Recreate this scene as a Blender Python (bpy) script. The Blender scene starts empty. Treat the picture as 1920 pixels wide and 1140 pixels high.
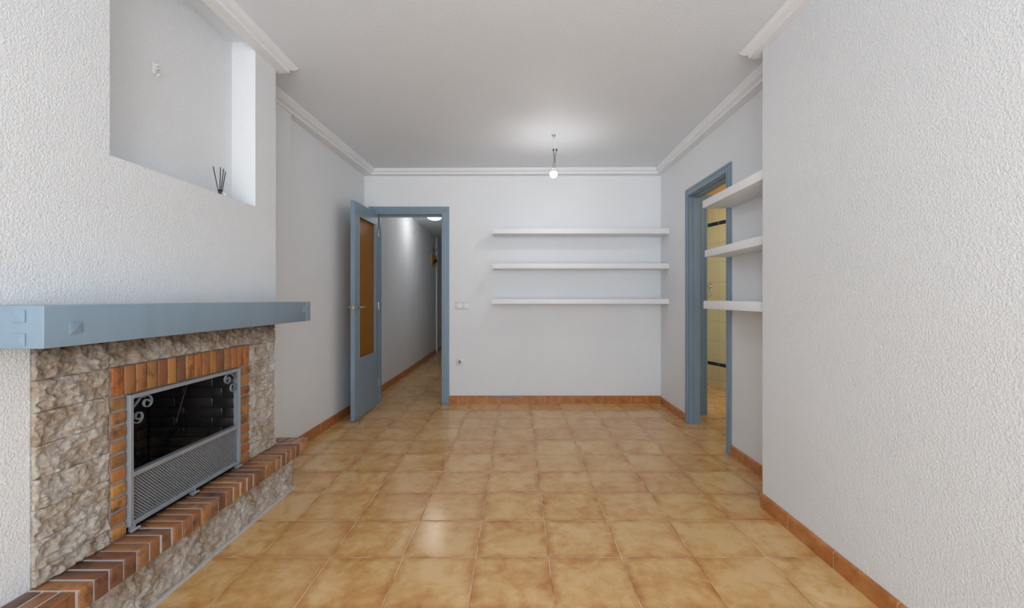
import bpy, bmesh, math, random
from mathutils import Vector, noise
random.seed(7)
C = bpy.context.scene.collection
F, X0, Y0, H = 824.0, 970.0, 560.0, 1.176
PI = math.pi

# ------------------------------------------------------------------ materials
def srgb(r, g, b):
    f = lambda c: (c/255/12.92) if c/255 <= .04045 else ((c/255+.055)/1.055)**2.4
    return (f(r), f(g), f(b), 1)

class NT:
    def __init__(s, name):
        s.m = bpy.data.materials.new(name); s.m.use_nodes = True
        s.t = s.m.node_tree; s.n = s.t.nodes; s.l = s.t.links
        s.b = s.n['Principled BSDF']
    def node(s, typ, **kw):
        n = s.n.new(typ)
        for k, v in kw.items(): setattr(n, k, v)
        return n
    def link(s, a, b): s.l.new(a, b)
    def put(s, sock, v):
        if hasattr(v, 'is_output'): s.l.new(v, sock)
        else: sock.default_value = v
    def math(s, op, a, b=0.0, c=None):
        n = s.node('ShaderNodeMath', operation=op)
        s.put(n.inputs[0], a); s.put(n.inputs[1], b)
        if c is not None: s.put(n.inputs[2], c)
        return n.outputs[0]
    def pos(s): return s.node('ShaderNodeNewGeometry').outputs['Position']
    def island(s): return s.node('ShaderNodeNewGeometry').outputs['Random Per Island']
    def xyz(s, v):
        n = s.node('ShaderNodeSeparateXYZ'); s.link(v, n.inputs[0]); return n.outputs
    def comb(s, x, y, z):
        n = s.node('ShaderNodeCombineXYZ')
        for i, v in enumerate((x, y, z)): s.put(n.inputs[i], v)
        return n.outputs[0]
    def noise(s, vec, scale, detail=3, rough=.5, dist=0, w=None, out='Fac'):
        n = s.node('ShaderNodeTexNoise')
        if w is not None:
            n.noise_dimensions = '4D'; s.put(n.inputs['W'], w)
        s.link(vec, n.inputs['Vector']); n.inputs['Scale'].default_value = scale
        n.inputs['Detail'].default_value = detail; n.inputs['Roughness'].default_value = rough
        n.inputs['Distortion'].default_value = dist
        return n.outputs[out]
    def ramp(s, fac, stops, interp='LINEAR'):
        n = s.node('ShaderNodeValToRGB'); n.color_ramp.interpolation = interp
        e = n.color_ramp.elements
        while len(e) < len(stops): e.new(.5)
        for i, (p, c) in enumerate(stops):
            e[i].position = p; e[i].color = c if len(c) == 4 else (*c, 1)
        s.link(fac, n.inputs[0]); return n.outputs[0]
    def mix(s, fac, a, b, mode='MIX'):
        n = s.node('ShaderNodeMix', data_type='RGBA', blend_type=mode)
        s.put(n.inputs[0], fac); s.put(n.inputs[6], a); s.put(n.inputs[7], b)
        return n.outputs[2]
    def mapr(s, v, a, b, c, d):
        n = s.node('ShaderNodeMapRange'); s.put(n.inputs[0], v)
        for i, q in enumerate((a, b, c, d)): n.inputs[i+1].default_value = q
        return n.outputs[0]
    def scale(s, v, sc):
        n = s.node('ShaderNodeVectorMath', operation='MULTIPLY'); s.link(v, n.inputs[0])
        n.inputs[1].default_value = sc; return n.outputs[0]
    def bump(s, h, strength, dist):
        n = s.node('ShaderNodeBump'); n.inputs['Strength'].default_value = strength
        n.inputs['Distance'].default_value = dist; s.link(h, n.inputs['Height'])
        s.link(n.outputs[0], s.b.inputs['Normal'])
    def base(s, c): s.put(s.b.inputs['Base Color'], c)
    def rough(s, r): s.put(s.b.inputs['Roughness'], r)

def m_simple(name, col, rough=.5, metal=0, spec=None, bump=None):
    n = NT(name); n.base(col); n.rough(rough); n.b.inputs['Metallic'].default_value = metal
    if spec is not None: n.b.inputs['Specular IOR Level'].default_value = spec
    if bump:
        n.bump(n.noise(n.pos(), bump[0], 3), bump[1], bump[2])
    return n.m

def m_plaster(name, col, strength, dist, sc=55):
    n = NT(name); p = n.pos()
    a = n.noise(p, sc, 2.0, .5, .25)
    v = n.mapr(a, .30, .70, 0, 1)
    sm = n.noise(p, sc*3, 2, .5)
    big = n.noise(p, 1.3, 2)
    n.base(n.mix(n.mapr(big, .3, .7, 0, 1), col, tuple(c*.965 for c in col[:3])+(1,)))
    n.rough(.62); n.b.inputs['Specular IOR Level'].default_value = .3
    n.bump(n.math('ADD', v, n.math('MULTIPLY', sm, .35)), strength, dist)
    return n.m

def m_floor():
    n = NT('terracotta_tile'); p = n.xyz(n.pos())
    T = .3305
    u = n.math('DIVIDE', n.math('SUBTRACT', p[0], .142-T*20), T)
    v = n.math('DIVIDE', n.math('SUBTRACT', p[1], 1.996-T*20), T)
    cu, cv = n.math('FLOOR', u), n.math('FLOOR', v)
    wn = n.node('ShaderNodeTexWhiteNoise', noise_dimensions='2D'); n.link(n.comb(cu, cv, 0), wn.inputs['Vector'])
    rnd = wn.outputs['Value']; rc = n.xyz(wn.outputs['Color'])
    fu = n.math('SUBTRACT', n.math('FRACT', u), .5); fv = n.math('SUBTRACT', n.math('FRACT', v), .5)
    au, av = n.math('ABSOLUTE', fu), n.math('ABSOLUTE', fv)
    edge = n.math('SUBTRACT', .5, n.math('MAXIMUM', au, av))          # 0 at the edge, in tiles
    vec = n.comb(u, v, 0)
    w = n.math('MULTIPLY', rnd, 40)
    n1 = n.noise(vec, 2.2, 5, .6, .5, w=w)
    n2 = n.noise(vec, 7, 4, .6, .3, w=w)
    n3 = n.noise(vec, 1.1, 2, .5, 0, w=w)
    # darker mottled border of the glaze
    eb = n.math('ADD', n.mapr(edge, 0, .12, .34, 0), n.math('MULTIPLY', n.math('SUBTRACT', n3, .5), .75))
    f = n.math('ADD', n.math('ADD', n.math('MULTIPLY', n1, 1.25), n.math('MULTIPLY', n2, .5)), n.math('MULTIPLY', eb, -.62))
    f = n.math('ADD', f, n.math('MULTIPLY', n.math('SUBTRACT', rc[1], .5), .16))
    col = n.ramp(f, [(.42, srgb(172, 104, 46)), (.62, srgb(200, 142, 80)), (.82, srgb(216, 170, 106)), (1.0, srgb(228, 190, 134))])
    col = n.mix(n.mapr(rc[0], 0, 1, 0, .25), col, srgb(204, 150, 96))
    g = n.math('LESS_THAN', edge, .0052)
    gn = n.noise(n.pos(), 6, 2)
    gcol = n.ramp(gn, [(.42, srgb(150, 108, 74)), (.56, srgb(228, 200, 164))])
    n.base(n.mix(g, col, gcol))
    n.rough(n.mix(g, n.ramp(n2, [(0, (.14,.14,.14)), (1, (.25,.25,.25))]), (.7, .7, .7, 1)))
    hgt = n.math('ADD', n.mapr(edge, .002, .02, 0, 1), n.math('MULTIPLY', n.noise(vec, 9, 2, .5, 0, w=w), .22))
    n.bump(hgt, .35, .0016)
    n.b.inputs['Specular IOR Level'].default_value = .5
    return n.m

def m_skirting(axis, off):
    n = NT('skirting_tile_'+axis); p = n.xyz(n.pos())
    a = p[0] if axis == 'x' else p[1]
    T = .322
    u = n.math('DIVIDE', n.math('SUBTRACT', a, off-T*20), T)
    c = n.math('FLOOR', u); fr = n.math('FRACT', u)
    wn = n.node('ShaderNodeTexWhiteNoise', noise_dimensions='1D'); n.link(c, wn.inputs['W'])
    n1 = n.noise(n.pos(), 14, 4, .6, .4, w=n.math('MULTIPLY', wn.outputs['Value'], 30))
    col = n.ramp(n1, [(.25, srgb(150, 88, 38)), (.5, srgb(184, 116, 60)), (.75, srgb(204, 144, 88))])
    e = n.math('SUBTRACT', .5, n.math('ABSOLUTE', n.math('SUBTRACT', fr, .5)))
    g = n.math('LESS_THAN', e, .006)
    n.base(n.mix(g, col, srgb(208, 176, 146)))
    n.rough(.3); n.bump(n.mapr(e, .004, .02, 0, 1), .5, .002)
    return n.m

def m_brick(name, stops, rough=.5, stain=.35):
    n = NT(name); p = n.pos(); r = n.island()
    col = n.ramp(r, stops)
    n1 = n.noise(p, 18, 4, .6, .3, w=n.math('MULTIPLY', r, 30))
    dark = n.mapr(n1, .5, .68, 0, stain)
    col = n.mix(dark, col, srgb(58, 40, 36))
    sp = n.noise(p, 260, 2, .6)
    col = n.mix(n.mapr(sp, .62, .7, 0, .5), col, srgb(60, 36, 24))
    n.base(col); n.rough(rough)
    n.bump(n.noise(p, 160, 3, .6), .35, .0015)
    return n.m

def m_stone(name):
    n = NT(name); p = n.pos()
    a = n.noise(p, 9, 6, .62, .6); b = n.noise(p, 26, 5, .65, .8); r = n.island()
    f = n.math('ADD', n.math('MULTIPLY', a, .6), n.math('MULTIPLY', b, .4))
    f = n.math('ADD', f, n.math('MULTIPLY', n.math('SUBTRACT', r, .5), .07))
    col = n.ramp(f, [(.34, srgb(166, 140, 116)), (.43, srgb(194, 176, 156)), (.52, srgb(212, 202, 190)), (.66, srgb(228, 225, 222))])
    # darker brown band just below the mantel, with a soft ragged lower rim
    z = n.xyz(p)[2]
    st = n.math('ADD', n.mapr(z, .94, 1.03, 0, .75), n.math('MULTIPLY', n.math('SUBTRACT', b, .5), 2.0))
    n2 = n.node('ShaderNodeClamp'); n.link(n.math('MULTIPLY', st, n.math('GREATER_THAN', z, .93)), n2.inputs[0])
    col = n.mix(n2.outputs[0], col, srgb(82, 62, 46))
    n.base(col); n.rough(.85)
    n.bump(n.math('ADD', n.noise(p, 80, 6, .7, .6), n.math('MULTIPLY', b, .8)), 1.0, .010)
    return n.m

def m_soot():
    n = NT('sooty_firebrick'); p = n.pos(); r = n.island()
    a = n.noise(p, 7, 4, .6, .4)
    z = n.xyz(p)[2]
    f = n.math('MULTIPLY', n.mapr(a, .42, .66, 0, 1), n.mapr(z, .33, .62, 1, .15))
    n.base(n.mix(f, srgb(36, 38, 41), srgb(112, 84, 64)))
    n.rough(n.mapr(a, .3, .7, .22, .42)); n.b.inputs['Specular IOR Level'].default_value = .9; n.bump(n.noise(p, 60, 4, .6), .3, .0015)
    return n.m

def m_blue():
    n = NT('blue_gloss_paint'); p = n.pos()
    a = n.noise(n.scale(p, (6, 6, 1)), 3, 3)
    n.base(n.mix(n.mapr(a, .3, .7, 0, 1), srgb(129, 150, 166), srgb(134, 156, 173)))
    n.rough(.36); n.bump(n.noise(p, 45, 3, .5), .08, .001)
    return n.m

def m_glass_amber():
    n = NT('amber_textured_glass'); p = n.pos()
    v = n.noise(p, 110, 3, .6)
    n.base(srgb(150, 86, 8)); n.rough(.22)
    n.b.inputs['Transmission Weight'].default_value = .35
    n.b.inputs['IOR'].default_value = 1.2; n.b.inputs['Specular IOR Level'].default_value = .2
    n.base(n.mix(n.mapr(v, .35, .65, 0, 1), srgb(196, 128, 0), srgb(158, 98, 0)))
    n.bump(v, .8, .004)
    return n.m

def m_bath():
    n = NT('yellow_bathroom_tile')
    tc = n.node('ShaderNodeTexCoord').outputs['Object']; p = n.xyz(tc)
    u = n.math('DIVIDE', n.math('ADD', p[0], 10), .205)
    z = p[2]
    v = n.math('DIVIDE', n.math('SUBTRACT', z, .04-2.6), .264)
    eu = n.math('SUBTRACT', .5, n.math('ABSOLUTE', n.math('SUBTRACT', n.math('FRACT', u), .5)))
    ev = n.math('SUBTRACT', .5, n.math('ABSOLUTE', n.math('SUBTRACT', n.math('FRACT', v), .5)))
    ed = n.math('MINIMUM', eu, ev)
    diag = n.math('SINE', n.math('MULTIPLY', n.math('ADD', n.math('MULTIPLY', p[0], 1.5), p[2]), 95))
    ns = n.noise(tc, 10, 3)
    hh = n.math('MULTIPLY', diag, ns)
    col = n.mix(n.mapr(hh, -.5, .5, 0, 1), srgb(216, 211, 166), srgb(226, 222, 184))
    col = n.mix(n.math('LESS_THAN', ed, .008), col, srgb(186, 172, 120))
    def band(a, b): return n.math('MULTIPLY', n.math('GREATER_THAN', z, a), n.math('LESS_THAN', z, b))
    bd = n.math('MAXIMUM', band(.272, .318), band(2.16, 2.21))
    bd = n.math('MULTIPLY', bd, n.math('GREATER_THAN', eu, .012))
    bv = n.noise(tc, 40, 3)
    col = n.mix(bd, col, n.ramp(bv, [(.4, srgb(18, 28, 52)), (.62, srgb(46, 62, 92))]))
    n.base(col); n.rough(.18)
    n.bump(n.math('ADD', n.math('MULTIPLY', hh, .6), n.mapr(ed, .004, .03, 0, 1)), .35, .002)
    return n.m

def m_emit(name, col, s):
    n = NT(name); n.base((.9, .9, .9, 1)); n.put(n.b.inputs['Emission Color'], col)
    n.b.inputs['Emission Strength'].default_value = s; return n.m

WHITE = srgb(237, 240, 243)
M = dict(
    plaster=m_plaster('stippled_white_plaster', WHITE, .42, .0036, 135),
    plaster_soft=m_plaster('smooth_white_plaster', WHITE, .22, .002, 95),
    ceil=m_plaster('stippled_ceiling_paint', srgb(237, 243, 250), .34, .0026, 85),
    gesso=m_simple('white_moulding_paint', srgb(241, 243, 246), .5, spec=.3),
    shelf=m_simple('white_shelf_paint', srgb(241, 242, 245), .45, spec=.35),
    floor=m_floor(), skx=m_skirting('x', -.71+.05), sky=m_skirting('y', 2.233),
    blue=m_blue(),
    brick=m_brick('flashed_hearth_brick', [(0, srgb(138, 92, 66)), (.2, srgb(176, 120, 76)), (.35, srgb(122, 82, 64)), (.5, srgb(160, 104, 66)), (.65, srgb(188, 134, 86)), (.8, srgb(102, 74, 66)), (1, srgb(164, 100, 64))], .36, .8),
    brick2=m_brick('orange_surround_brick', [(0, srgb(190, 138, 74)), (.25, srgb(182, 116, 64)), (.45, srgb(160, 118, 74)), (.6, srgb(186, 108, 58)), (.75, srgb(128, 88, 62)), (.9, srgb(180, 128, 70)), (1, srgb(150, 98, 62))], .5, .75),
    mortar=m_simple('grey_mortar', srgb(202, 200, 200), .8, bump=(180, .5, .002)),
    mortar_dark=m_simple('sooty_mortar', srgb(158, 150, 144), .9, bump=(180, .5, .002)),
    mortar_black=m_simple('blackened_mortar', srgb(24, 23, 24), .8),
    stone=m_stone('split_face_limestone'), soot=m_soot(),
    screen=m_simple('silver_grey_metal_paint', srgb(158, 166, 174), .34, .35),
    chrome=m_simple('satin_nickel', srgb(190, 182, 172), .25, 1),
    steel=m_simple('polished_chrome', srgb(205, 205, 200), .12, 1),
    amber=m_glass_amber(),
    plastic=m_simple('white_switch_plastic', srgb(224, 224, 222), .3),
    plastic2=m_simple('cool_white_rocker', srgb(232, 232, 231), .25),
    sockgrey=m_simple('light_grey_plastic', srgb(196, 196, 196), .4),
    dark=m_simple('black_plastic', srgb(22, 22, 24), .5),
    grey=m_simple('grey_cable_sheath', srgb(120, 120, 122), .6),
    reed=m_simple('black_reed', srgb(30, 29, 30), .7),
    ochre=m_simple('ochre_wall_paint', srgb(208, 166, 108), .6, bump=(60, .2, .003)),
    bath=m_bath(), gout=m_simple('grey_cement_patch', srgb(150, 146, 142), .7),
    sole=m_simple('iron_rod', srgb(60, 56, 54), .5, .5),
    plaq=m_simple('orange_lacquered_wood', srgb(224, 150, 34), .35),
    plaqd=m_simple('dark_carved_figure', srgb(58, 40, 24), .6),
    cream=m_simple('cream_paint', srgb(232, 214, 160), .5),
    bulb=m_emit('glowing_bulb_glass', (1, .965, .93, 1), 165),
    dome=m_emit('lit_opal_glass', (1, .97, .94, 1), 22),
)
g = NT('clear_glass'); g.base((1, 1, 1, 1)); g.rough(.02); g.b.inputs['Transmission Weight'].default_value = 1; g.b.inputs['IOR'].default_value = 1.4; M['glass'] = g.m

# ------------------------------------------------------------------ mesh helpers
class MB:
    def __init__(s): s.v = []; s.f = []
    def add(s, v, f):
        o = len(s.v); s.v += [tuple(q) for q in v]; s.f += [tuple(i+o for i in q) for q in f]; return s
    def box(s, x0, x1, y0, y1, z0, z1, bev=0, seg=1):
        x0, x1 = sorted((x0, x1)); y0, y1 = sorted((y0, y1)); z0, z1 = sorted((z0, z1))
        if bev:
            bm = bmesh.new(); bmesh.ops.create_cube(bm, size=1)
            for v in bm.verts:
                v.co = ((x0+x1)/2+v.co.x*(x1-x0), (y0+y1)/2+v.co.y*(y1-y0), (z0+z1)/2+v.co.z*(z1-z0))
            bmesh.ops.bevel(bm, geom=bm.edges[:], offset=bev, segments=seg, affect='EDGES', profile=.5)
            bm.verts.index_update()
            s.add([v.co[:] for v in bm.verts], [[v.index for v in f.verts] for f in bm.faces]); bm.free()
            return s
        v = [(x, y, z) for z in (z0, z1) for x, y in ((x0, y0), (x1, y0), (x1, y1), (x0, y1))]
        return s.add(v, [(3,2,1,0), (4,5,6,7), (0,1,5,4), (1,2,6,5), (2,3,7,6), (3,0,4,7)])
    def prism(s, poly, z0, z1):            # plan polygon, counter-clockwise
        n = len(poly)
        zz0 = z0 if isinstance(z0, (list, tuple)) else [z0]*n
        zz1 = z1 if isinstance(z1, (list, tuple)) else [z1]*n
        v = [(x, y, z) for (x, y), z in zip(poly, zz0)]+[(x, y, z) for (x, y), z in zip(poly, zz1)]
        return s.add(v, [tuple(range(n-1, -1, -1)), tuple(range(n, 2*n))]+[(i, (i+1)%n, n+(i+1)%n, n+i) for i in range(n)])
    def tube(s, pts, r, n=10, cap=True):
        pts = [Vector(p) for p in pts]; rs = r if isinstance(r, (list, tuple)) else [r]*len(pts)
        rings = []; up = None
        for i, p in enumerate(pts):
            t = (pts[min(i+1, len(pts)-1)]-pts[max(i-1, 0)]).normalized()
            if up is None:
                up = Vector((0, 0, 1)) if abs(t.z) < .9 else Vector((1, 0, 0))
            a = t.cross(up).normalized(); b = t.cross(a).normalized(); up = -b if False else up
            rings.append([p+a*math.cos(2*PI*k/n)*rs[i]+b*math.sin(2*PI*k/n)*rs[i] for k in range(n)])
        v = [q for r_ in rings for q in r_]; f = []
        for i in range(len(pts)-1):
            for k in range(n):
                f.append((i*n+k, i*n+(k+1)%n, (i+1)*n+(k+1)%n, (i+1)*n+k))
        if cap: f += [tuple(range(n-1, -1, -1)), tuple(range((len(pts)-1)*n, len(pts)*n))]
        return s.add(v, f)
    def lathe(s, c, prof, n=24, axis='z'):   # prof: (r, h)
        v = []; f = []
        for r, h in prof:
            for k in range(n):
                a = 2*PI*k/n
                d = {'z': (r*math.cos(a), r*math.sin(a), h), 'x': (h, r*math.cos(a), r*math.sin(a)), 'y': (r*math.cos(a), h, r*math.sin(a))}[axis]
                v.append((c[0]+d[0], c[1]+d[1], c[2]+d[2]))
        m = len(prof)
        for i in range(m-1):
            for k in range(n): f.append((i*n+k, i*n+(k+1)%n, (i+1)*n+(k+1)%n, (i+1)*n+k))
        f += [tuple(range(n)), tuple(range((m-1)*n, m*n))]
        return s.add(v, f)
    def ribbon(s, pts, x0, x1, th):          # strip in a plane of constant x, pts are (y, z)
        n = len(pts); v = []
        for i, (y, z) in enumerate(pts):
            a = pts[max(i-1, 0)]; b = pts[min(i+1, n-1)]
            ty, tz = b[0]-a[0], b[1]-a[1]; L = math.hypot(ty, tz) or 1; ny, nz = -tz/L*th/2, ty/L*th/2
            v += [(x0, y+ny, z+nz), (x1, y+ny, z+nz), (x1, y-ny, z-nz), (x0, y-ny, z-nz)]
        f = [(3,2,1,0), (4*n-4, 4*n-3, 4*n-2, 4*n-1)]
        for i in range(n-1):
            for k in range(4): f.append((4*i+k, 4*i+(k+1)%4, 4*i+4+(k+1)%4, 4*i+4+k))
        return s.add(v, f)
    def sweep(s, sections, close_caps=True): # list of equally long closed profiles (3D points)
        n = len(sections[0]); v = [p for q in sections for p in q]; f = []
        for i in range(len(sections)-1):
            for k in range(n): f.append((i*n+k, i*n+(k+1)%n, (i+1)*n+(k+1)%n, (i+1)*n+k))
        f += [tuple(range(n-1, -1, -1)), tuple(range((len(sections)-1)*n, len(sections)*n))]
        return s.add(v, f)

def wloc(o):
    p = Vector((0, 0, 0))
    while o: p += o.location; o = o.parent
    return p
def obj(name, mb, mat, parent=None, smooth=None, label=None, loc=None):
    if parent is not None: off = wloc(parent)
    elif loc is not None: off = Vector(loc)
    else: off = Vector((0, 0, 0))
    me = bpy.data.meshes.new(name)
    me.from_pydata([(x-off.x, y-off.y, z-off.z) for x, y, z in mb.v], [], mb.f)
    bm = bmesh.new(); bm.from_mesh(me); bmesh.ops.recalc_face_normals(bm, faces=bm.faces[:]); bm.to_mesh(me); bm.free()
    me.materials.append(M[mat] if isinstance(mat, str) else mat)
    if smooth is not None:
        me.polygons.foreach_set('use_smooth', [True]*len(me.polygons))
        if smooth < 180: me.set_sharp_from_angle(angle=math.radians(smooth))
    o = bpy.data.objects.new(name, me); C.objects.link(o)
    if parent is not None: o.parent = parent
    else: o.location = off
    if label: o['label'] = label
    return o
def struct(name, mb, mat, **k):
    o = obj(name, mb, mat, **k); o['kind'] = 'structure'; return o
def thing(name, label, cat, loc, group=None, kind=None):
    o = bpy.data.objects.new(name, None); C.objects.link(o); o.location = loc; o.empty_display_size = .05
    if kind: o['kind'] = kind
    if label: o['label'] = label
    if cat: o['category'] = cat
    if group: o['group'] = group
    return o
def tag(o, label, cat, group=None):
    o['label'] = label; o['category'] = cat
    if group: o['group'] = group
    return o

# ------------------------------------------------------------------ room shell
def CZ(y): return 2.612+(4.935-y)*.0066          # ceiling height, it rises a little to the near end
YB, YR = 4.935, -2.9                              # back wall, window wall behind the camera
XM, YM = -1.484, 2.70                             # chimney breast face and end
XN, YN = 1.388, 2.487                             # near right wall face and end
XRW = 1.612                                       # right wall of the far part

struct('floor', MB().box(-2.3, 3.6, YR-.15, 11.5, -.1, 0), 'floor')
mb = MB(); mb.prism([(-2.3, YR-.15), (1.9, YR-.15), (1.9, YB+.1), (-2.3, YB+.1)], [CZ(YR-.15)]*2+[CZ(YB+.1)]*2, 2.8)
struct('ceiling', mb, 'ceil')

# chimney breast: box by box around the niche and the firebox
def cz4(y0, y1): return [CZ(y0), CZ(y0), CZ(y1), CZ(y1)]
def pr(mb, x0, x1, y0, y1, z0, top=None):
    if top is None: mb.prism([(x0, y0), (x1, y0), (x1, y1), (x0, y1)], z0, cz4(y0, y1))
    else: mb.box(x0, x1, y0, y1, z0, top)
NY0, NY1, NZ, NX = 1.600, 2.490, 1.699, -1.617
mb = MB(); XB = -2.1
pr(mb, XB, XM, YR, YM, 0, .288)
pr(mb, XB, XM, YR, 1.615, .288, .87); pr(mb, XB, XM, 2.335, YM, .288, .87); pr(mb, XB, -1.97, 1.615, 2.335, .288, .87)
pr(mb, XB, XM, YR, YM, .87, NZ)
pr(mb, XB, XM, YR, NY0, NZ); pr(mb, XB, XM, NY1, YM, NZ); pr(mb, XB, NX, NY0, NY1, NZ)
struct('wall_left', mb, 'plaster')
# far part of the left wall runs on through the doorway as the corridor wall; a shallow pier beside the breast
mb = MB()
mb.prism([(XB, YM), (-1.736, YM), (-1.718, YB), (-1.722, 7.0), (-1.765, 9.5), (-1.765, 11.4), (XB, 11.4)], 0,
         [CZ(YM), CZ(YM), CZ(YB), CZ(YB), CZ(YB), CZ(YB), CZ(YM)])
struct('wall_left_far', mb, 'plaster_soft')
struct('trim_6', MB().prism([(-1.735, YM), (-1.694, YM), (-1.690, 3.285), (-1.731, 3.285)], 0, cz4(YM, 3.285)), 'plaster_soft')

mb = MB()   # back wall with the corridor door opening
OX0, OX1, OZ = -1.60, -.815, 2.165
mb.box(-1.718, OX0, YB, YB+.1, 0, CZ(YB)); mb.box(OX0, OX1, YB, YB+.1, OZ, CZ(YB)); mb.box(OX1, 1.75, YB, YB+.1, 0, CZ(YB))
struct('wall_back', mb, 'plaster_soft')

mb = MB()
mb.prism([(XN, YR), (1.9, YR), (1.9, YN), (XN, YN)], 0, cz4(YR, YN))
struct('wall_right', mb, 'plaster')
mb = MB()   # far part of the right wall with the second door opening
DY0, DY1, DZ = 3.335, 4.155, 2.165
for a, b, z in ((YN, DY0, 0), (DY1, YB, 0), (DY0, DY1, DZ)):
    mb.prism([(XRW, a), (XRW+.1, a), (XRW+.1, b), (XRW, b)], z, cz4(a, b))
struct('wall_right_far', mb, 'plaster_soft')

# window wall behind the camera: a wide glazed balcony opening
mb = MB(); mb.box(XM, -1.36, YR-.12, YR, 0, CZ(YR)); mb.box(1.30, XN, YR-.12, YR, 0, CZ(YR)); mb.box(-1.36, 1.30, YR-.12, YR, 2.42, CZ(YR))
struct('wall_front', mb, 'plaster_soft')
mb = MB()
for x in (-1.36, -.05, 1.25): mb.box(x, x+.05, YR-.09, YR-.04, 0, 2.42)
mb.box(-1.31, 1.25, YR-.09, YR-.04, 2.36, 2.42); mb.box(-1.31, 1.25, YR-.09, YR-.04, 0, .06)
struct('window_1', mb, 'gesso')

# corridor
mb = MB(); mb.box(-.78, -.68, YB+.1, 11.4, 0, 2.6); struct('wall_corridor_right', mb, 'plaster_soft')
struct('wall_corridor_end', MB().box(-1.765, -.78, 11.3, 11.4, 0, 2.6), 'plaster_soft')
struct('ceiling_corridor', MB().prism([(-1.722, YB+.1), (-.78, YB+.1), (-.78, 11.3), (-1.765, 11.3), (-1.765, 9.5), (-1.722, 7)], 2.50, 2.6), 'ceil')
# corridor corner strip (white) where the passage turns
struct('trim_7', MB().box(-1.765, -1.738, 9.52, 9.66, 0, 2.50, .004), 'gesso')

# lobby behind the right-hand door and the bathroom behind it
mb = MB()
mb.box(1.712, 1.86, 4.46, 4.56, 0, 2.5); mb.box(2.66, 3.3, 4.46, 4.56, 0, 2.5)
struct('wall_lobby', mb, 'plaster_soft')
struct('wall_lobby_upper', MB().box(1.86, 2.66, 4.46, 4.56, 2.165, 2.5), 'ochre')
mb = MB(); mb.box(1.712, 3.3, 3.12, 3.22, 0, 2.5); mb.box(3.2, 3.3, 3.22, 4.46, 0, 2.5); struct('wall_lobby_side', mb, 'plaster_soft')
struct('ceiling_lobby', MB().box(1.712, 3.4, 3.12, 7.3, 2.5, 2.6), 'ochre')
struct('wall_bathroom_left', MB().box(1.712, 1.80, 4.56, 7.2, 0, 2.5), 'plaster_soft')
struct('wall_bathroom_end', MB().box(1.80, 3.4, 7.1, 7.2, 0, 2.5), 'plaster_soft')
# tiled oblique bathroom wall, local x along the wall
ang = math.atan2(-.322, .097)
o = struct('wall_bathroom_tiled', MB().box(-1.15, 1.22, 0, .08, 0, 2.5), 'bath')
o.location = (2.675, 5.912, 0); o.rotation_euler = (0, 0, ang)

# ------------------------------------------------------------------ skirting
def skirt(name, pts, th, mat, hgt=.082):   # pts along the wall face, th vector into the room
    mb = MB()
    for (x0, y0), (x1, y1) in pts:
        tx, ty = th
        prof = [(0, 0), (1, 0), (1, hgt-.008), (.6, hgt-.001), (.15, hgt), (0, hgt)]
        mb.sweep([[(x0+tx*a, y0+ty*a, z) for a, z in prof], [(x1+tx*a, y1+ty*a, z) for a, z in prof]])
    return struct(name, mb, mat)
skirt('baseboard_back', [((-.762, YB), (XRW-.0005, YB))], (0, -.012), 'skx', .088)
skirt('baseboard_right', [((XRW, YB-.012), (XRW, 4.186)), ((XRW, 3.300), (XRW, YN))], (-.012, 0), 'sky', .078)
skirt('baseboard_right_near', [((XN, YN), (XN, YR+.02))], (-.014, 0), 'sky', .078)
skirt('baseboard_left', [((-1.7327, 3.287), (-1.718, YB))], (.012, 0), 'sky', .084)
skirt('baseboard_corridor', [((-1.7185, YB+.105), (-1.722, 7.0)), ((-1.722, 7.0), (-1.765, 9.5)), ((-1.765, 9.67), (-1.765, 11.29))], (.012, 0), 'sky', .084)
o = struct('trim_8', MB().box(-.288, .015, YB-.0145, YB-.0122, .068, .0885, .001), 'gout')

# ------------------------------------------------------------------ cornices
def csec(wall, low, lip, zl, zlip, zc):
    w, a, b = Vector((*wall, 0)), Vector((*low, 0)), Vector((*lip, 0))
    def P(v, z): return (v.x, v.y, z)
    m1 = a.lerp(b, .18); m2 = a.lerp(b, .30); m3 = a.lerp(b, .58); m4 = a.lerp(b, .85)
    d = zlip-zl
    return [P(w, zl), P(a, zl), P(a, zl+d*.40), P(m1, zl+d*.46), P(m2, zl+d*.50), P(m3, zl+d*.62), P(m4, zl+d*.92), P(b, zlip), P(b, zc), P(w, zc)]
ZL, ZP = 2.553, 2.598
sL = csec((-1.734, YM+.001), (-1.699, YM+.001), (-1.647, YM+.001), ZL, ZP, CZ(YM))
sBL = csec((-1.718, YB), (-1.612, 4.862), (-1.572, 4.83), ZL, ZP, CZ(YB)-.0005)
sBR = csec((XRW, YB), (1.541, 4.828), (1.508, 4.79), ZL, ZP, CZ(YB)-.0005)
sR = csec((XRW, YN+.001), (1.548, YN+.001), (1.499, YN+.001), ZL, ZP, CZ(YN))
struct('trim_1', MB().sweep([sL, sBL]), 'gesso')
struct('trim_2', MB().sweep([sBL, sBR]), 'gesso')
struct('trim_3', MB().sweep([sBR, sR]), 'gesso')
Z2, ZQ = 2.578, 2.624
zc = CZ(2.7)-.0003
a0 = csec((XM, YR), (-1.421, YR), (-1.383, YR), Z2+.004, ZQ+.006, CZ(YR)-.0003)
a1 = csec((XM, YM), (-1.419, 2.735), (-1.379, 2.775), Z2, ZQ, zc)
a2 = csec((-1.69, YM), (-1.69, 2.735), (-1.69, 2.775), Z2, ZQ, zc)
struct('trim_4', MB().sweep([a0, a1, a2]), 'gesso')
a0 = csec((XN, YR), (1.353, YR), (1.309, YR), Z2+.004, ZQ+.006, CZ(YR)-.0003)
a1 = csec((XN, YN), (1.350, 2.566), (1.310, 2.604), Z2, ZQ, zc)
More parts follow.
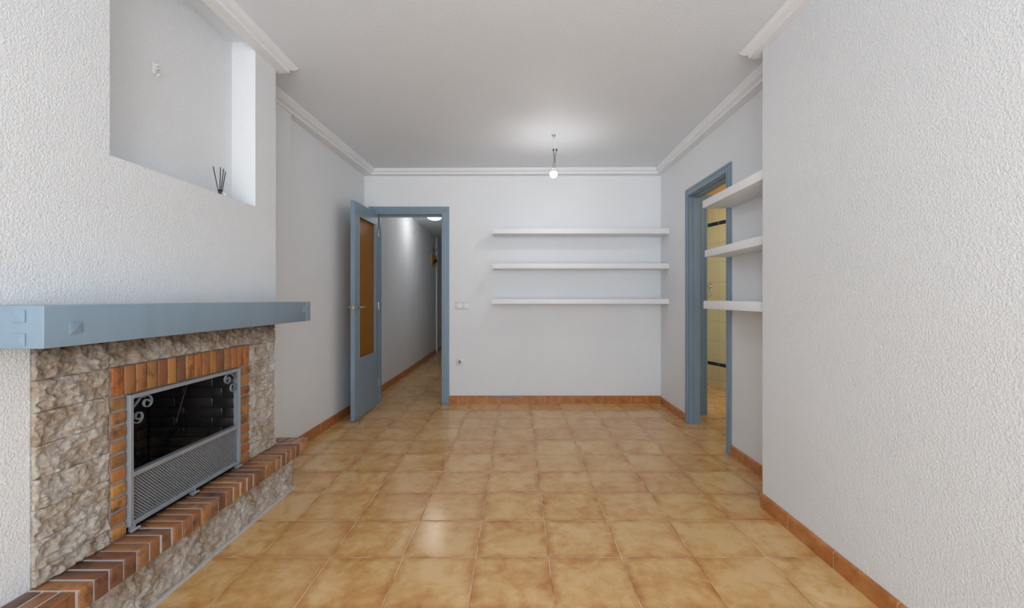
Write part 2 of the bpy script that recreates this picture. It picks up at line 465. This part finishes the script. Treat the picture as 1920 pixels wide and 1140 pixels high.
a2 = csec((XRW, YN), (XRW, 2.566), (XRW, 2.604), Z2, ZQ, zc)
struct('trim_5', MB().sweep([a0, a1, a2]), 'gesso')

# ------------------------------------------------------------------ door 1 (corridor door, standing open)
d1 = thing('door_1', 'open blue door with amber glass panel leading to the corridor', None, (-1.555, YB, 0), kind='structure')
def door_frame(mb, a0, a1, w0, w1, top, wt, put, depth):
    """architrave + lining; a0/a1 inner opening edges, put(a, d, z) -> xyz with d = distance in front of wall"""
    def bar(A0, A1, Zz0, Zz1, d0, d1, bev=.003):
        p, q = put(A0, d0, Zz0), put(A1, d1, Zz1); mb.box(p[0], q[0], p[1], q[1], p[2], q[2], bev)
    # stepped architrave: outer flat, raised middle, inner bead
    for s, e, w in ((-1, a0, w0), (1, a1, w1)):
        bar(e+s*w, e+s*w*.30, 0, top+wt, 0, .014); bar(e+s*w*.32, e+s*.004, 0, top+wt*.30, 0, .020)
        bar(e+s*w*.86, e+s*w*.66, 0, top+wt*.80, .010, .019, .002)
        bar(e, e+s*.034, 0, top+.03, -depth, -.001)
        bar(e-s*.012, e+s*.002, 0, top, -depth, -.045, .002)
    bar(a0-w0*.29, a1+w1*.29, top+wt*.32, top+wt, 0, .0138); bar(a0-w0*.31, a1+w1*.31, top+.004, top+wt*.30, 0, .0198)
    bar(a0-w0*.80, a1+w1*.80, top+wt*.66, top+wt*.86, .010, .0188, .002)
    bar(a0-.034, a1+.034, top, top+.034, -depth, -.001); bar(a0, a1, top-.012, top+.002, -depth, -.045, .002)
mb = MB(); door_frame(mb, -1.568, -.849, .098, .085, 2.118, .09, lambda a, d, z: (a, YB-d, z), .10)
obj('door_frame', mb, 'blue', d1, label='blue moulded door frame in the back wall')
LX0, LX1, LY0, LY1 = -1.587, -1.546, 4.178, 4.872
GY0, GY1, GZ0, GZ1 = 4.290, 4.795, .585, 1.99
mb = MB()
mb.box(LX0, LX1, LY0, GY0, .010, 2.112, .002); mb.box(LX0, LX1, GY1, LY1, .010, 2.112, .002)
mb.box(LX0, LX1, GY0, GY1, .010, GZ0, 0); mb.box(LX0, LX1, GY0, GY1, GZ1, 2.112, 0)
lf = obj('door_leaf', mb, 'blue', d1)
mb = MB()
for x in (LX1-.003, LX0-.004):
    a, b = x, x+.007
    mb.box(a, b, GY0, GY0+.012, GZ0, GZ1, .002); mb.box(a, b, GY1-.012, GY1, GZ0, GZ1, .002)
    mb.box(a, b, GY0+.012, GY1-.012, GZ0, GZ0+.012, .002); mb.box(a, b, GY0+.012, GY1-.012, GZ1-.012, GZ1, .002)
obj('glazing_bead', mb, 'blue', lf)
obj('glass_pane', MB().box(-1.571, -1.566, GY0, GY1, GZ0, GZ1), 'amber', lf, label='amber textured glass pane')
HZ, HY = 1.092, 4.232
mb = MB()
for s, fx in ((1, LX1), (-1, LX0)):
    mb.lathe((fx, HY, HZ), [(.025, 0), (.025, s*.007), (.020, s*.011), (.010, s*.011), (.010, s*.034)], 24, 'x')
    mb.tube([(fx+s*.030, HY-.006, HZ), (fx+s*.044, HY+.004, HZ), (fx+s*.048, HY+.03, HZ), (fx+s*.046, HY+.085, HZ), (fx+s*.040, HY+.125, HZ+.003)], [.0095, .010, .0095, .009, .006], 12)
obj('door_handle', mb, 'chrome', lf, 40, label='satin nickel lever handle pair')
obj('latch_plate', MB().box(LX0+.008, LX1-.008, LY0-.003, LY0+.001, HZ-.05, HZ+.05, .001).box(LX0+.013, LX1-.013, LY0-.010, LY0, HZ-.015, HZ+.015, .002), 'chrome', lf, label='nickel latch plate on the door edge')
for z in (.25, 1.1, 1.9):
    obj('hinge', MB().lathe((-1.540, 4.878, z-.04), [(.006, 0), (.006, .08)], 12), 'chrome', lf, 40)
st = obj('draught_stop', MB().tube([(LX0-.020, LY0+.012, .013), (LX0-.020, LY0+.07, .013)], .012, 12).tube([(LX1+.022, LY0+.012, .013), (LX1+.022, LY0+.07, .013)], .012, 12).box(LX0-.02, LX1+.022, LY0+.015, LY0+.065, .001, .006), 'grey', loc=(LX0, LY0+.03, 0))
tag(st, 'small grey foam draught stop clipped under the open blue door', 'door stop')

# ------------------------------------------------------------------ door 2 frame (right wall), door 3 frame (lobby)
d2 = thing('door_2', 'blue doorway in the right-hand wall beside the floating shelves', None, (XRW, 3.75, 0), kind='structure')
mb = MB(); door_frame(mb, 3.362, 4.128, .060, .056, 2.135, .073, lambda a, d, z: (XRW-d, a, z), .104)
obj('door_frame', mb, 'blue', d2)
d3 = thing('door_3', 'second blue door frame seen through the right-hand doorway', None, (2.2, 4.46, 0), kind='structure')
mb = MB(); door_frame(mb, 1.925, 2.62, .082, .08, 2.14, .085, lambda a, d, z: (a, 4.46-d, z), .10)
obj('door_frame', mb, 'blue', d3)

# ------------------------------------------------------------------ shelves
def shelf(x0, x1, y0, y1, z0, z1, label, group):
    o = obj('wall_shelf', MB().box(x0, x1, y0, y1, z0, z1, .0025, 2), 'shelf', loc=((x0+x1)/2, (y0+y1)/2, z0), smooth=40)
    tag(o, label, 'shelf', group)
G1, G2 = 'long white shelves on the back wall', 'short white shelves in the right-hand recess'
shelf(-.266, XRW-.001, 4.662, YB-.0005, 1.867, 1.922, 'long white floating shelf on the back wall, topmost of the three', G1)
shelf(-.266, XRW-.001, 4.662, YB-.0005, 1.496, 1.551, 'long white floating shelf on the back wall, middle of the three', G1)
shelf(-.272, XRW-.001, 4.662, YB-.0005, 1.120, 1.173, 'long white floating shelf on the back wall, lowest of the three', G1)
shelf(1.3985, XRW-.0005, YN+.0005, 3.318, 1.8575, 1.914, 'short white shelf beside the right-hand doorway, topmost of the three', G2)
shelf(1.414, XRW-.0005, YN+.0005, 3.318, 1.489, 1.541, 'short white shelf beside the right-hand doorway, middle of the three', G2)
shelf(1.4045, XRW-.0005, YN+.0005, 3.318, 1.1000, 1.160, 'short white shelf beside the right-hand doorway, lowest of the three', G2)

# ------------------------------------------------------------------ fireplace
fp = thing('fireplace', 'rustic stone and brick fireplace with a blue beam mantel on the left wall', 'fireplace', (-1.45, 2.0, 0))
def rough_block(mb, o, u, v, n, W, Hh, res, amp, thick, seed, rim=.014):
    """split-face stone: o corner, u/v unit vectors, n outward normal"""
    o, u, v, n = map(Vector, (o, u, v, n)); nu, nv = max(3, int(W/res)), max(3, int(Hh/res))
    base = len(mb.v); vs = []; sd = Vector((seed*3.7, seed*1.9, seed*5.3))
    for j in range(nv+1):
        for i in range(nu+1):
            a, b = W*i/nu, Hh*j/nv; p = o+u*a+v*b; q = p+sd
            h = noise.fractal(Vector((q.x, q.y*.8+q.z*.6, q.z*1.3-q.y*.3))*21, .7, 2.2, 6)*.7
            vd = noise.voronoi(Vector((q.x*24, q.y*20+q.z*12, q.z*26-q.y*10))+Vector((h, h, h))*.7)[0]
            h += (vd[1]-vd[0])*.65+abs(noise.noise(q*38))*.35
            e = min(a, b, W-a, Hh-b)+.004*noise.noise(q*30); k = max(0, min(1, e/rim)); k = k*k*(3-2*k)
            hh = amp*(h*1.35-.2)*(.5+.5*k) - (1-k)*.0006
            vs.append(p+n*hh)
    f = []
    for j in range(nv):
        for i in range(nu):
            q = j*(nu+1)+i; f.append((q, q+1, q+nu+2, q+nu+1))
    ring = [i for i in range(nu+1)]+[j*(nu+1)+nu for j in range(1, nv+1)]+[nv*(nu+1)+i for i in range(nu-1, -1, -1)]+[j*(nu+1) for j in range(nv-1, 0, -1)]
    k0 = len(vs)
    for r in ring:
        p = vs[r]; d = (p-o).dot(n); vs.append(p-n*(d+thick))
    m = len(ring)
    for i in range(m):
        f.append((ring[i], k0+i, k0+(i+1)%m, ring[(i+1)%m]))
    f.append(tuple(k0+i for i in range(m)))
    mb.add(vs, f)
SX = -1.468
def column(y0, y1, zs, seed):
    mb = MB()
    for k in range(len(zs)-1):
        rough_block(mb, (SX, y0, zs[k]+.0006), (0, 1, 0), (0, 0, 1), (1, 0, 0), y1-y0, zs[k+1]-zs[k]-.0012, .0036, .013, SX-XM-.0005, seed+k, .004)
    return mb
HT = .292   # hearth top
obj('stone_pier', column(1.338, 1.5805, [HT+.001, .345, .432, .527, .622, .724, .826, .925, 1.037], 3), 'stone', fp, 180, label='left pier of rough split limestone blocks')
obj('stone_pier', column(2.402, 2.656, [HT+.001, .37, .462, .553, .647, .737, .828, .921, 1.037], 21), 'stone', fp, 180, label='right pier of rough split limestone blocks')
mb = MB()
for y0, y1, s in ((1.583, 1.868, 41), (1.870, 2.14, 42), (2.142, 2.400, 43)):
    rough_block(mb, (SX, y0, .9275), (0, 1, 0), (0, 0, 1), (1, 0, 0), y1-y0, .109, .0042, .013, SX-XM-.0005, s, .006)
obj('stone_lintel', mb, 'stone', fp, 180, label='stone course under the mantel, darker towards the top')

BX = -1.461
mb = MB()
P = (2.397-1.583)/16
for k in range(16): mb.box(XM+.0006, BX+random.uniform(-.001, .001), 1.583+k*P+.0035, 1.583+(k+1)*P-.0035, .818, .925, .0025, 2)
Q = (.815-HT)/10
for k in range(10):
    for a, b in ((1.583, 1.643), (2.309, 2.397)):
        mb.box(XM+.0006, BX+random.uniform(-.001, .0015), a+.001, b, HT+k*Q+.0065, HT+(k+1)*Q-.005, .0025, 2)
br = obj('brick_surround', mb, 'brick2', fp, 60, label='orange brick border round the fire opening')
mb = MB(); mb.box(XM+.0004, BX-.007, 1.583, 2.397, .815, .926); mb.box(XM+.0004, BX-.006, 1.583, 1.641, HT+.0005, .815); mb.box(XM+.0004, BX-.006, 2.311, 2.397, HT+.0005, .815)
obj('mortar', mb, 'mortar_dark', br)

# firebox lining
mb = MB(); cp = .0523
for r in range(11):
    z0, z1 = HT+.004+r*cp, HT+.004+(r+1)*cp-.006
    off = .10 if r % 2 else 0
    x = -1.487
    edges = [-1.487, -1.60+off*.5, -1.80+off*.5, -1.935]
    for a, b in zip(edges, edges[1:]):
        if r < 10: mb.box(a-.002, b+.002, 2.308, 2.331, z0, z1, .003, 2); mb.box(a-.002, b+.002, 1.619, 1.642, z0, z1, .003, 2)
    ys = [1.643, 1.76+off, 1.98+off, 2.20+off*.4, 2.307]
    for a, b in zip(ys, ys[1:]):
        mb.box(-1.965, -1.940, a+.002, b-.002, z0, z1 if r < 10 else .868, .003, 2)
fb = obj('firebox', mb, 'soot', fp, 60, label='soot-blackened brick firebox')
mb = MB(); mb.box(-1.969, -1.945, 1.616, 2.334, HT, .8695); mb.box(-1.945, XM-.001, 2.314, 2.334, HT, .8695); mb.box(-1.945, XM-.001, 1.616, 1.636, HT, .8695)
mb.box(-1.945, XM-.001, 1.636, 2.314, .862, .8695); mb.box(-1.945, XM-.001, 1.636, 2.314, .2885, HT)
obj('mortar', mb, 'mortar_black', fb)
obj('damper_rod', MB().tube([(-1.66, 2.22, .862), (-1.655, 2.20, .745), (-1.67, 2.15, .57)], .004, 8).tube([(-1.672, 2.165, .622), (-1.63, 2.165, .61)], .003, 8), 'sole', fp, 60, label='thin iron damper rod hanging in the firebox')

# hearth: stone plinth, brick-on-edge top
mb = MB()
rng = [(1.31, 1.60), (1.60, 1.93), (1.93, 2.22), (2.22, 2.49), (2.49, 2.725)]
for k, (a, b) in enumerate(rng):
    rough_block(mb, (-1.392, a, .012), (0, 1, 0), (0, 0, 1), (1, 0, 0), b-a, .205, .0050, .014, 1.4835-1.392, 60+k, .006)
rough_block(mb, (-1.4, 2.722, .012), (-1, 0, 0), (0, 0, 1), (0, 1, 0), .325, .205, .007, .010, .02, 71, .006)
obj('hearth_plinth', mb, 'stone', fp, 180, label='low rough stone plinth under the hearth bricks')
mb = MB(); mb.box(-1.480, -1.380, 1.30, 2.733, .0003, .014)
obj('plinth_mortar', mb, 'mortar', fp)
mb = MB(); HB = .222; FX = -1.330
n = 26; pp = (2.690-1.330)/n
for k in range(n):
    mb.box(-1.4835, FX+random.uniform(-.003, .003), 1.330+k*pp+.0045, 1.330+(k+1)*pp-.0045, HB+random.uniform(-.003, .002), HT+random.uniform(-.0015, .0015), .003, 2)
w = (1.4835-1.33)/3
for k in range(3): mb.box(-1.4835+k*w+.003, -1.4835+(k+1)*w-.003, 1.225, 1.326, HB, HT, .003, 2)
for k in range(3): mb.box(-1.4835+k*w+.003, -1.4835+(k+1)*w-.003, 2.7005, 2.803, HB, HT, .003, 2)
for k in range(4): mb.box(-1.4835-(k+1)*w+.003, -1.4835-k*w-.003, 2.7055, 2.803, HB, HT, .003, 2)
hb = obj('hearth_bricks', mb, 'brick', fp, 60, label='row of flashed brown bricks set on edge')
mb = MB(); mb.box(-1.4836, FX-.004, 1.228, 2.700, HB+.002, HT-.0025, .001)
mb.box(-1.686, FX-.004, 2.7008, 2.800, HB+.002, HT-.0025, .001)
obj('mortar', mb, 'mortar', hb)

# mantel beam
mb = MB(); mb.box(XM+.0005, -1.300, 1.2064, 2.7005, 1.038, 1.157, .002, 2)
mb.box(-1.689, -1.300, 2.7005, 2.762, 1.038, 1.157, .002, 2)
mt = obj('mantel_beam', mb, 'blue', fp, 60, label='thick blue-painted mantel beam')
def stud(c, ax):
    mb = MB(); s, h = .017, .0065
    if ax == 'x': b = [(c[0]+.0003+d, c[1]+y*k, c[2]+z*k) for d, k in ((0, s), (.003, s)) for y, z in ((-1, -1), (1, -1), (1, 1), (-1, 1))]; t = (c[0]+h, c[1], c[2])
    else: b = [(c[0]+y*k, c[1]-.0003-d, c[2]+z*k) for d, k in ((0, s), (.003, s)) for y, z in ((-1, -1), (1, -1), (1, 1), (-1, 1))]; t = (c[0], c[1]-h, c[2])
    mb.add(b+[t], [(0,1,2,3), (0,1,5,4), (1,2,6,5), (2,3,7,6), (3,0,4,7), (4,5,8), (5,6,8), (6,7,8), (7,4,8)])
    obj('stud', mb, 'blue', mt, label='pyramid-headed square stud')
stud((-1.300, 1.292, 1.090), 'x'); stud((-1.300, 2.685, 1.111), 'x')
stud((-1.3655, 1.2064, 1.128), 'y'); stud((-1.3655, 1.2064, 1.063), 'y')

# ------------------------------------------------------------------ fire screen
sc = thing('fireplace_screen', 'grey metal fire screen with corner scrolls and a mesh lower panel in the fireplace', 'fire screen', (-1.45, 1.975, HT+.005))
SY0, SY1, SZ0, SZ1 = 1.6455, 2.3045, .318, .814
A, B = -1.478, -1.449
t = .016
mb = MB()
mb.box(A, B, SY0, SY0+t, SZ0, SZ1, .0015); mb.box(A, B, SY1-t, SY1, SZ0, SZ1, .0015)
mb.box(A, B, SY0+t, SY1-t, SZ1-t, SZ1, .0015); mb.box(A, B, SY0+t, SY1-t, SZ0, SZ0+t, .0015)
mb.box(A, B, SY0+t, SY1-t, .502, .519, .0015)
obj('frame', mb, 'screen', sc)
mb = MB(); py0, py1, pz0, pz1 = SY0+t, SY1-t, SZ0+t, .502
stp = .0128; xm = -1.462
c = py0-(pz1-pz0)
while c < py1+(pz1-pz0):
    for s in (1, -1):
        # line y = c + s*(z-pz0) (s=1) or y = c+(pz1-pz0) - (z-pz0)
        def yz(tt): return (c+tt, pz0+tt) if s == 1 else (c+(pz1-pz0)-tt, pz0+tt)
        L = pz1-pz0
        if s == 1: t0, t1 = max(0, py0-c), min(L, py1-c)
        else: t0, t1 = max(0, c+L-py1), min(L, c+L-py0)
        if t1-t0 > .002: mb.ribbon([yz(t0), yz(t1)], xm-.0012*s-.0008, xm-.0012*s+.0012, .0030)
    c += stp
obj('mesh_panel', mb, 'screen', sc, label='diagonal wire mesh lower panel')
def spiral(cy, cz, r0, r1, a0, a1, n=44):
    return [(cy+(r0+(r1-r0)*i/n)*math.cos(a0+(a1-a0)*i/n), cz+(r0+(r1-r0)*i/n)*math.sin(a0+(a1-a0)*i/n)) for i in range(n+1)]
for s, yc in ((1, 0), (-1, 0)):
    mir = (lambda p: p) if s == 1 else (lambda p: (SY0+SY1-p[0], p[1]))
    D2 = math.radians
    up = spiral(1.733, .7685, .0275, .008, D2(125), D2(125-480))
    lo = spiral(1.690, .7215, .0240, .006, D2(-215), D2(-215+600)) if False else spiral(1.692, .7215, .0245, .006, D2(150), D2(150-600))
    lo2 = [(1.6635, .700)]+spiral(1.692, .7215, .0250, .008, D2(215), D2(215+460))
    rod = [(1.6625, .757), (1.690, .780), (1.708, .799)]
    mb = MB()
    mb.ribbon([mir(p) for p in [(1.7005, .7975)]+up], -1.466, -1.456, .0022)
    mb.ribbon([mir(p) for p in lo2], -1.466, -1.456, .0022)
    mb.ribbon([mir(p) for p in rod], -1.466, -1.456, .0022)
    obj('scroll', mb, 'screen', sc, 60, label='pair of curled iron volutes in the %s upper corner' % ('near' if s == 1 else 'far'))
for y in (SY0+.018, 1.975, SY1-.018):
    obj('foot', MB().tube([(-1.446, y-.018, HT+.012), (-1.446, y+.018, HT+.012)], .006, 10).box(-1.470, -1.448, y-.005, y+.005, HT+.003, SZ0+.002), 'screen', sc, 40)

# ------------------------------------------------------------------ niche: diffuser and wall hook
rx, ry, rz = -1.550, 2.293, NZ
rd = thing('reed_diffuser', 'clear glass reed diffuser with black sticks on the niche ledge', 'diffuser', (rx, ry, rz))
obj('bottle', MB().lathe((rx, ry, rz+.0005), [(.024, 0), (.028, .003), (.029, .012), (.028, .024), (.020, .031), (.010, .034), (.009, .044), (.012, .046), (.012, .050), (.0085, .050), (.0065, .034), (.018, .028), (.025, .022), (.0255, .006), (.012, .004)], 28), 'glass', rd, 50)
obj('collar', MB().lathe((rx, ry, rz+.0365), [(.0105, 0), (.0112, .001), (.0112, .009), (.0098, .009)], 20), 'dark', rd, 40, label='dark collar round the bottle neck')
for (bx, by, tx, ty, tz) in ((.003, .0, -.030, -.010, .163), (-.001, .003, .006, .018, .160), (-.003, -.002, .030, -.004, .139), (.002, .002, .012, -.015, .158)):
    obj('reed', MB().tube([(rx-bx*1.2, ry-by, rz+.008), (rx+tx, ry+ty, rz+tz)], .0021, 8), 'reed', rd, 60)
hk = obj('wall_hook', MB().box(NX+.0005, NX+.005, 1.945, 1.972, 2.175, 2.225, .002).tube([(NX+.004, 1.958, 2.205), (NX+.018, 1.958, 2.195), (NX+.022, 1.958, 2.178), (NX+.014, 1.958, 2.168)], .004, 8).tube([(NX+.004, 1.958, 2.215), (NX+.014, 1.962, 2.219)], .004, 8), 'gesso', loc=(NX, 1.958, 2.175), smooth=50)
tag(hk, 'tiny white painted hook high inside the chimney niche', 'hook')

# ------------------------------------------------------------------ bare bulb
bx, by = .32, 3.874; cz = CZ(by)
lb = thing('light_bulb', 'bare lit bulb hanging by wires from the ceiling', 'lamp', (bx, by, 2.25))
obj('ceiling_hook', MB().lathe((bx, by, cz-.012), [(.006, 0), (.016, .003), (.018, .0117)], 20).tube([(bx, by, cz-.012), (bx+.006, by, cz-.022), (bx+.002, by, cz-.032), (bx-.006, by, cz-.028)], .003, 8), 'chrome', lb, 40)
obj('wire', MB().tube([(bx-.002, by, cz-.012), (bx-.006, by, cz-.06), (bx-.002, by, 2.495)], .0022, 8).tube([(bx+.002, by, cz-.012), (bx+.012, by, cz-.05), (bx+.024, by, 2.495)], .0022, 8), 'gesso', lb, 60, label='two white supply wires')
for dx in (-.002, .025): obj('connector', MB().lathe((bx+dx, by, 2.478), [(.004, 0), (.0065, .003), (.0065, .016), (.004, .019)], 14), 'dark', lb, 40, label='black screw connector')
obj('lead', MB().tube([(bx-.002, by, 2.482), (bx+.003, by, 2.44), (bx+.007, by, 2.375)], .004, 8).tube([(bx+.025, by, 2.482), (bx+.016, by, 2.44), (bx+.011, by, 2.375)], .003, 8).tube([(bx+.004, by, 2.385), (bx-.006, by, 2.345), (bx-.004, by, 2.32)], .0025, 8).tube([(bx+.012, by, 2.385), (bx+.014, by, 2.345), (bx+.006, by, 2.32)], .0025, 8), 'grey', lb, 60, label='grey twin lead down to the lampholder')
obj('bulb_neck', MB().lathe((bx, by, 2.2425), [(.0235, .0512), (.0238, .052), (.018, .058), (.0135, .062)], 28), 'plastic', lb, 40, label='opaque white bulb neck')
obj('lampholder', MB().lathe((bx, by, 2.302), [(.014, 0), (.017, .004), (.016, .018), (.008, .026)], 20), 'plastic', lb, 40)
obj('bulb', MB().lathe((bx, by, 2.2425), [(.002, 0), (.015, .003), (.026, .011), (.031, .024), (.0315, .034), (.0295, .043), (.024, .051)], 28), 'bulb', lb, 60, label='glowing round bulb')

# ------------------------------------------------------------------ switches and sockets on the back wall
def fx(px, D): return (px-X0)/F*D
def fz(py, D): return H-(py-Y0)/F*D
yw = YB-.0005
x0, x1, z1, z0 = fx(853.5, YB), fx(880, YB), fz(566, YB), fz(580, YB)
sw = thing('light_switch', 'white double light switch on the back wall right of the corridor door', 'switch', ((x0+x1)/2, YB, (z0+z1)/2))
obj('plate', MB().box(x0, x1, yw-.008, yw, z0, z1, .003, 2), 'plastic', sw, 40)
xm_ = (x0+x1)/2
for a, b in ((x0+.009, xm_-.002), (xm_+.002, x1-.009)):
    obj('rocker', MB().box(a, b, yw-.013, yw-.0075, z0+.009, z1-.009, .002, 2), 'plastic2', sw, 40)
x0, x1, z1, z0 = fx(855, YB), fx(868.5, YB), fz(671.5, YB), fz(685, YB)
so = thing('wall_socket', 'white power socket low on the back wall below the light switch', 'socket', ((x0+x1)/2, YB, (z0+z1)/2))
obj('plate', MB().box(x0, x1, yw-.009, yw, z0, z1, .003, 2), 'plastic', so, 40)
cx, czz = (x0+x1)/2, (z0+z1)/2
obj('socket_well', MB().lathe((cx, yw-.009, czz), [(.0235, .0003), (.0235, -.0012), (.0205, -.0012), (.0205, -.0003)], 28, 'y'), 'sockgrey', so, 40, label='round grey socket well')
obj('contact', MB().box(cx-.017, cx+.017, yw-.0098, yw-.0094, czz-.0022, czz+.0022).box(cx-.0035, cx+.0035, yw-.0100, yw-.0094, czz-.0195, czz+.0195), 'dark', so)
x0, x1, z1, z0 = fx(855, YB), fx(878.5, YB), fz(371.5, YB), fz(390.5, YB)
tag(obj('wall_cover_plate', MB().box(x0, x1, yw-.003, yw, z0, z1, .0012), 'plaster_soft', loc=((x0+x1)/2, YB, z0)), 'flat white painted junction box cover high beside the corridor door', 'cover plate')

# ------------------------------------------------------------------ corridor things
lx, ly = fx(815, 6.86), 6.86
cl = thing('ceiling_lamp', 'lit round opal dome lamp on the corridor ceiling', 'lamp', (lx, ly, 2.5))
obj('base', MB().lathe((lx, ly, 2.4995), [(.135, 0), (.135, -.014), (.12, -.016)], 36), 'gesso', cl, 40)
obj('diffuser', MB().lathe((lx, ly, 2.483), [(.124, 0), (.122, -.02), (.108, -.046), (.082, -.066), (.045, -.078), (.006, -.081)], 36), 'dome', cl, 60, label='glowing opal glass dome')
def wallx(y): return -1.722-(y-7)/2.5*.043
pq = thing('wall_plaque', 'small orange plaque with a dark carved figure on the corridor wall', 'plaque', (wallx(9.1), 9.1, 1.88))
pb = MB().prism([(wallx(8.93)+.001, 8.93), (wallx(8.93)+.025, 8.93), (wallx(9.45)+.025, 9.45), (wallx(9.45)+.001, 9.45)], 1.865, 2.10)
obj('board', pb, 'plaq', pq)
mb = MB()
body = [(9.08, 1.905, .012), (9.12, 1.925, .020), (9.18, 1.96, .026), (9.25, 1.97, .032), (9.31, 1.97, .030), (9.36, 1.98, .024), (9.39, 2.00, .016)]
mb.tube([(wallx(y)+.032, y, z) for y, z, r_ in body], [r_ for y, z, r_ in body], 12)
obj('figure', mb, 'plaqd', pq, 60, label='dark carved figure')
obj('ornament', MB().lathe((wallx(9.28)+.03, 9.28, 1.895), [(.035, 0), (.025, .012), (.01, .016)], 12, 'x'), 'cream', pq, 60, label='cream carved patch')
y = 9.2; wx = wallx(y)
tag(obj('coat_hook', MB().box(wx+.001, wx+.012, 9.14, 9.26, 2.15, 2.24, .003).tube([(wx+.01, y, 2.2), (wx+.05, y, 2.17), (wx+.075, y, 2.2), (wx+.08, y, 2.25)], .008, 8).tube([(wx+.01, 9.16, 2.23), (wx+.04, 9.08, 2.26), (wx+.05, 9.02, 2.31)], .007, 8), 'grey', loc=(wx, y, 2.15), smooth=50), 'small grey branched hook on the corridor wall above the orange plaque', 'hook')

# ------------------------------------------------------------------ towel ring on the tiled bathroom wall
dr = Vector((math.cos(ang), math.sin(ang), 0)); nr = Vector((math.sin(ang), -math.cos(ang), 0))
def onwall(px):   # point of the tiled wall seen at image column px
    k = (px-X0)/F; s = (2.675-k*5.912)/(k*dr.y-dr.x); return Vector((2.675, 5.912, 0))+dr*s
wp = onwall(1332.5); zt = H+(560-537)/F*wp.y
tr = thing('towel_ring', 'chrome towel ring on the yellow tiled wall through the right-hand doorway', 'towel ring', (wp.x, wp.y, zt))
mb = MB()
mb.tube([wp+nr*.001+Vector((0, 0, zt)), wp+nr*.012+Vector((0, 0, zt))], .034, 20).tube([wp+nr*.01+Vector((0, 0, zt)), wp+nr*.062+Vector((0, 0, zt))], .017, 16)
obj('mount', mb, 'steel', tr, 40)
ctr = wp+nr*.05+Vector((0, 0, zt-.078))
obj('ring', MB().tube([ctr+dr*math.sin(2*PI*k/36)*.078+Vector((0, 0, math.cos(2*PI*k/36)*.078)) for k in range(37)], .006, 8), 'steel', tr, 60)

# ------------------------------------------------------------------ light
W = bpy.data.worlds.new('World'); bpy.context.scene.world = W; W.use_nodes = True
wt = W.node_tree; bg = wt.nodes['Background']; bg.inputs[1].default_value = 6.4
wg = wt.nodes.new('ShaderNodeNewGeometry'); wx_ = wt.nodes.new('ShaderNodeSeparateXYZ'); wr = wt.nodes.new('ShaderNodeValToRGB'); wm = wt.nodes.new('ShaderNodeMapRange')
wt.links.new(wg.outputs['Incoming'], wx_.inputs[0]); wt.links.new(wx_.outputs[2], wm.inputs[0])
wm.inputs[1].default_value = -1; wm.inputs[2].default_value = 1; wm.inputs[3].default_value = 1; wm.inputs[4].default_value = 0   # incoming points back at the viewer
e = wr.color_ramp.elements; e[0].position = .42; e[0].color = (1.56, 1.62, 1.69, 1); e[1].position = .55; e[1].color = (.85, .93, 1.0, 1)   # added upward glow below the horizon to lift the ceiling, hazy sky above
wt.links.new(wm.outputs[0], wr.inputs[0]); wt.links.new(wr.outputs[0], bg.inputs[0])
def area(name, loc, rot, sx, sy, power, col, portal=False):
    l = bpy.data.lights.new(name, 'AREA'); l.shape = 'RECTANGLE'; l.size = sx; l.size_y = sy; l.energy = power; l.color = col
    o = bpy.data.objects.new(name, l); C.objects.link(o); o.location = loc; o.rotation_euler = rot
    if portal: l.cycles.is_portal = True
    return o
area('window_portal', (-.03, YR-.13, 1.21), (PI/2, 0, 0), 2.66, 2.42, 1, (1, 1, 1), True)
def point(name, loc, power, col, r=.05):
    l = bpy.data.lights.new(name, 'POINT'); l.energy = power; l.color = col; l.shadow_soft_size = r
    o = bpy.data.objects.new(name, l); C.objects.link(o); o.location = loc; return o
point('bathroom_lamp', (2.0, 4.9, 2.4), 8, (1, .96, .84), .08)
point('lobby_lamp', (2.5, 3.8, 2.35), 6, (1, .92, .76), .08)

# ------------------------------------------------------------------ camera
cd = bpy.data.cameras.new('camera'); cam = bpy.data.objects.new('camera', cd); C.objects.link(cam)
cam.location = (0, 0, H); cam.rotation_euler = (PI/2, 0, 0)
cd.sensor_width = 36; cd.lens = F/1920*36; cd.shift_x = -(X0-960)/1920; cd.shift_y = -(570-Y0)/1920; cd.clip_start = .02
S = bpy.context.scene; S.camera = cam
S.view_settings.view_transform = 'Standard'; S.view_settings.look = 'None'; S.view_settings.gamma = 1
S.view_settings.use_curve_mapping = False; S.view_settings.exposure = -0.10
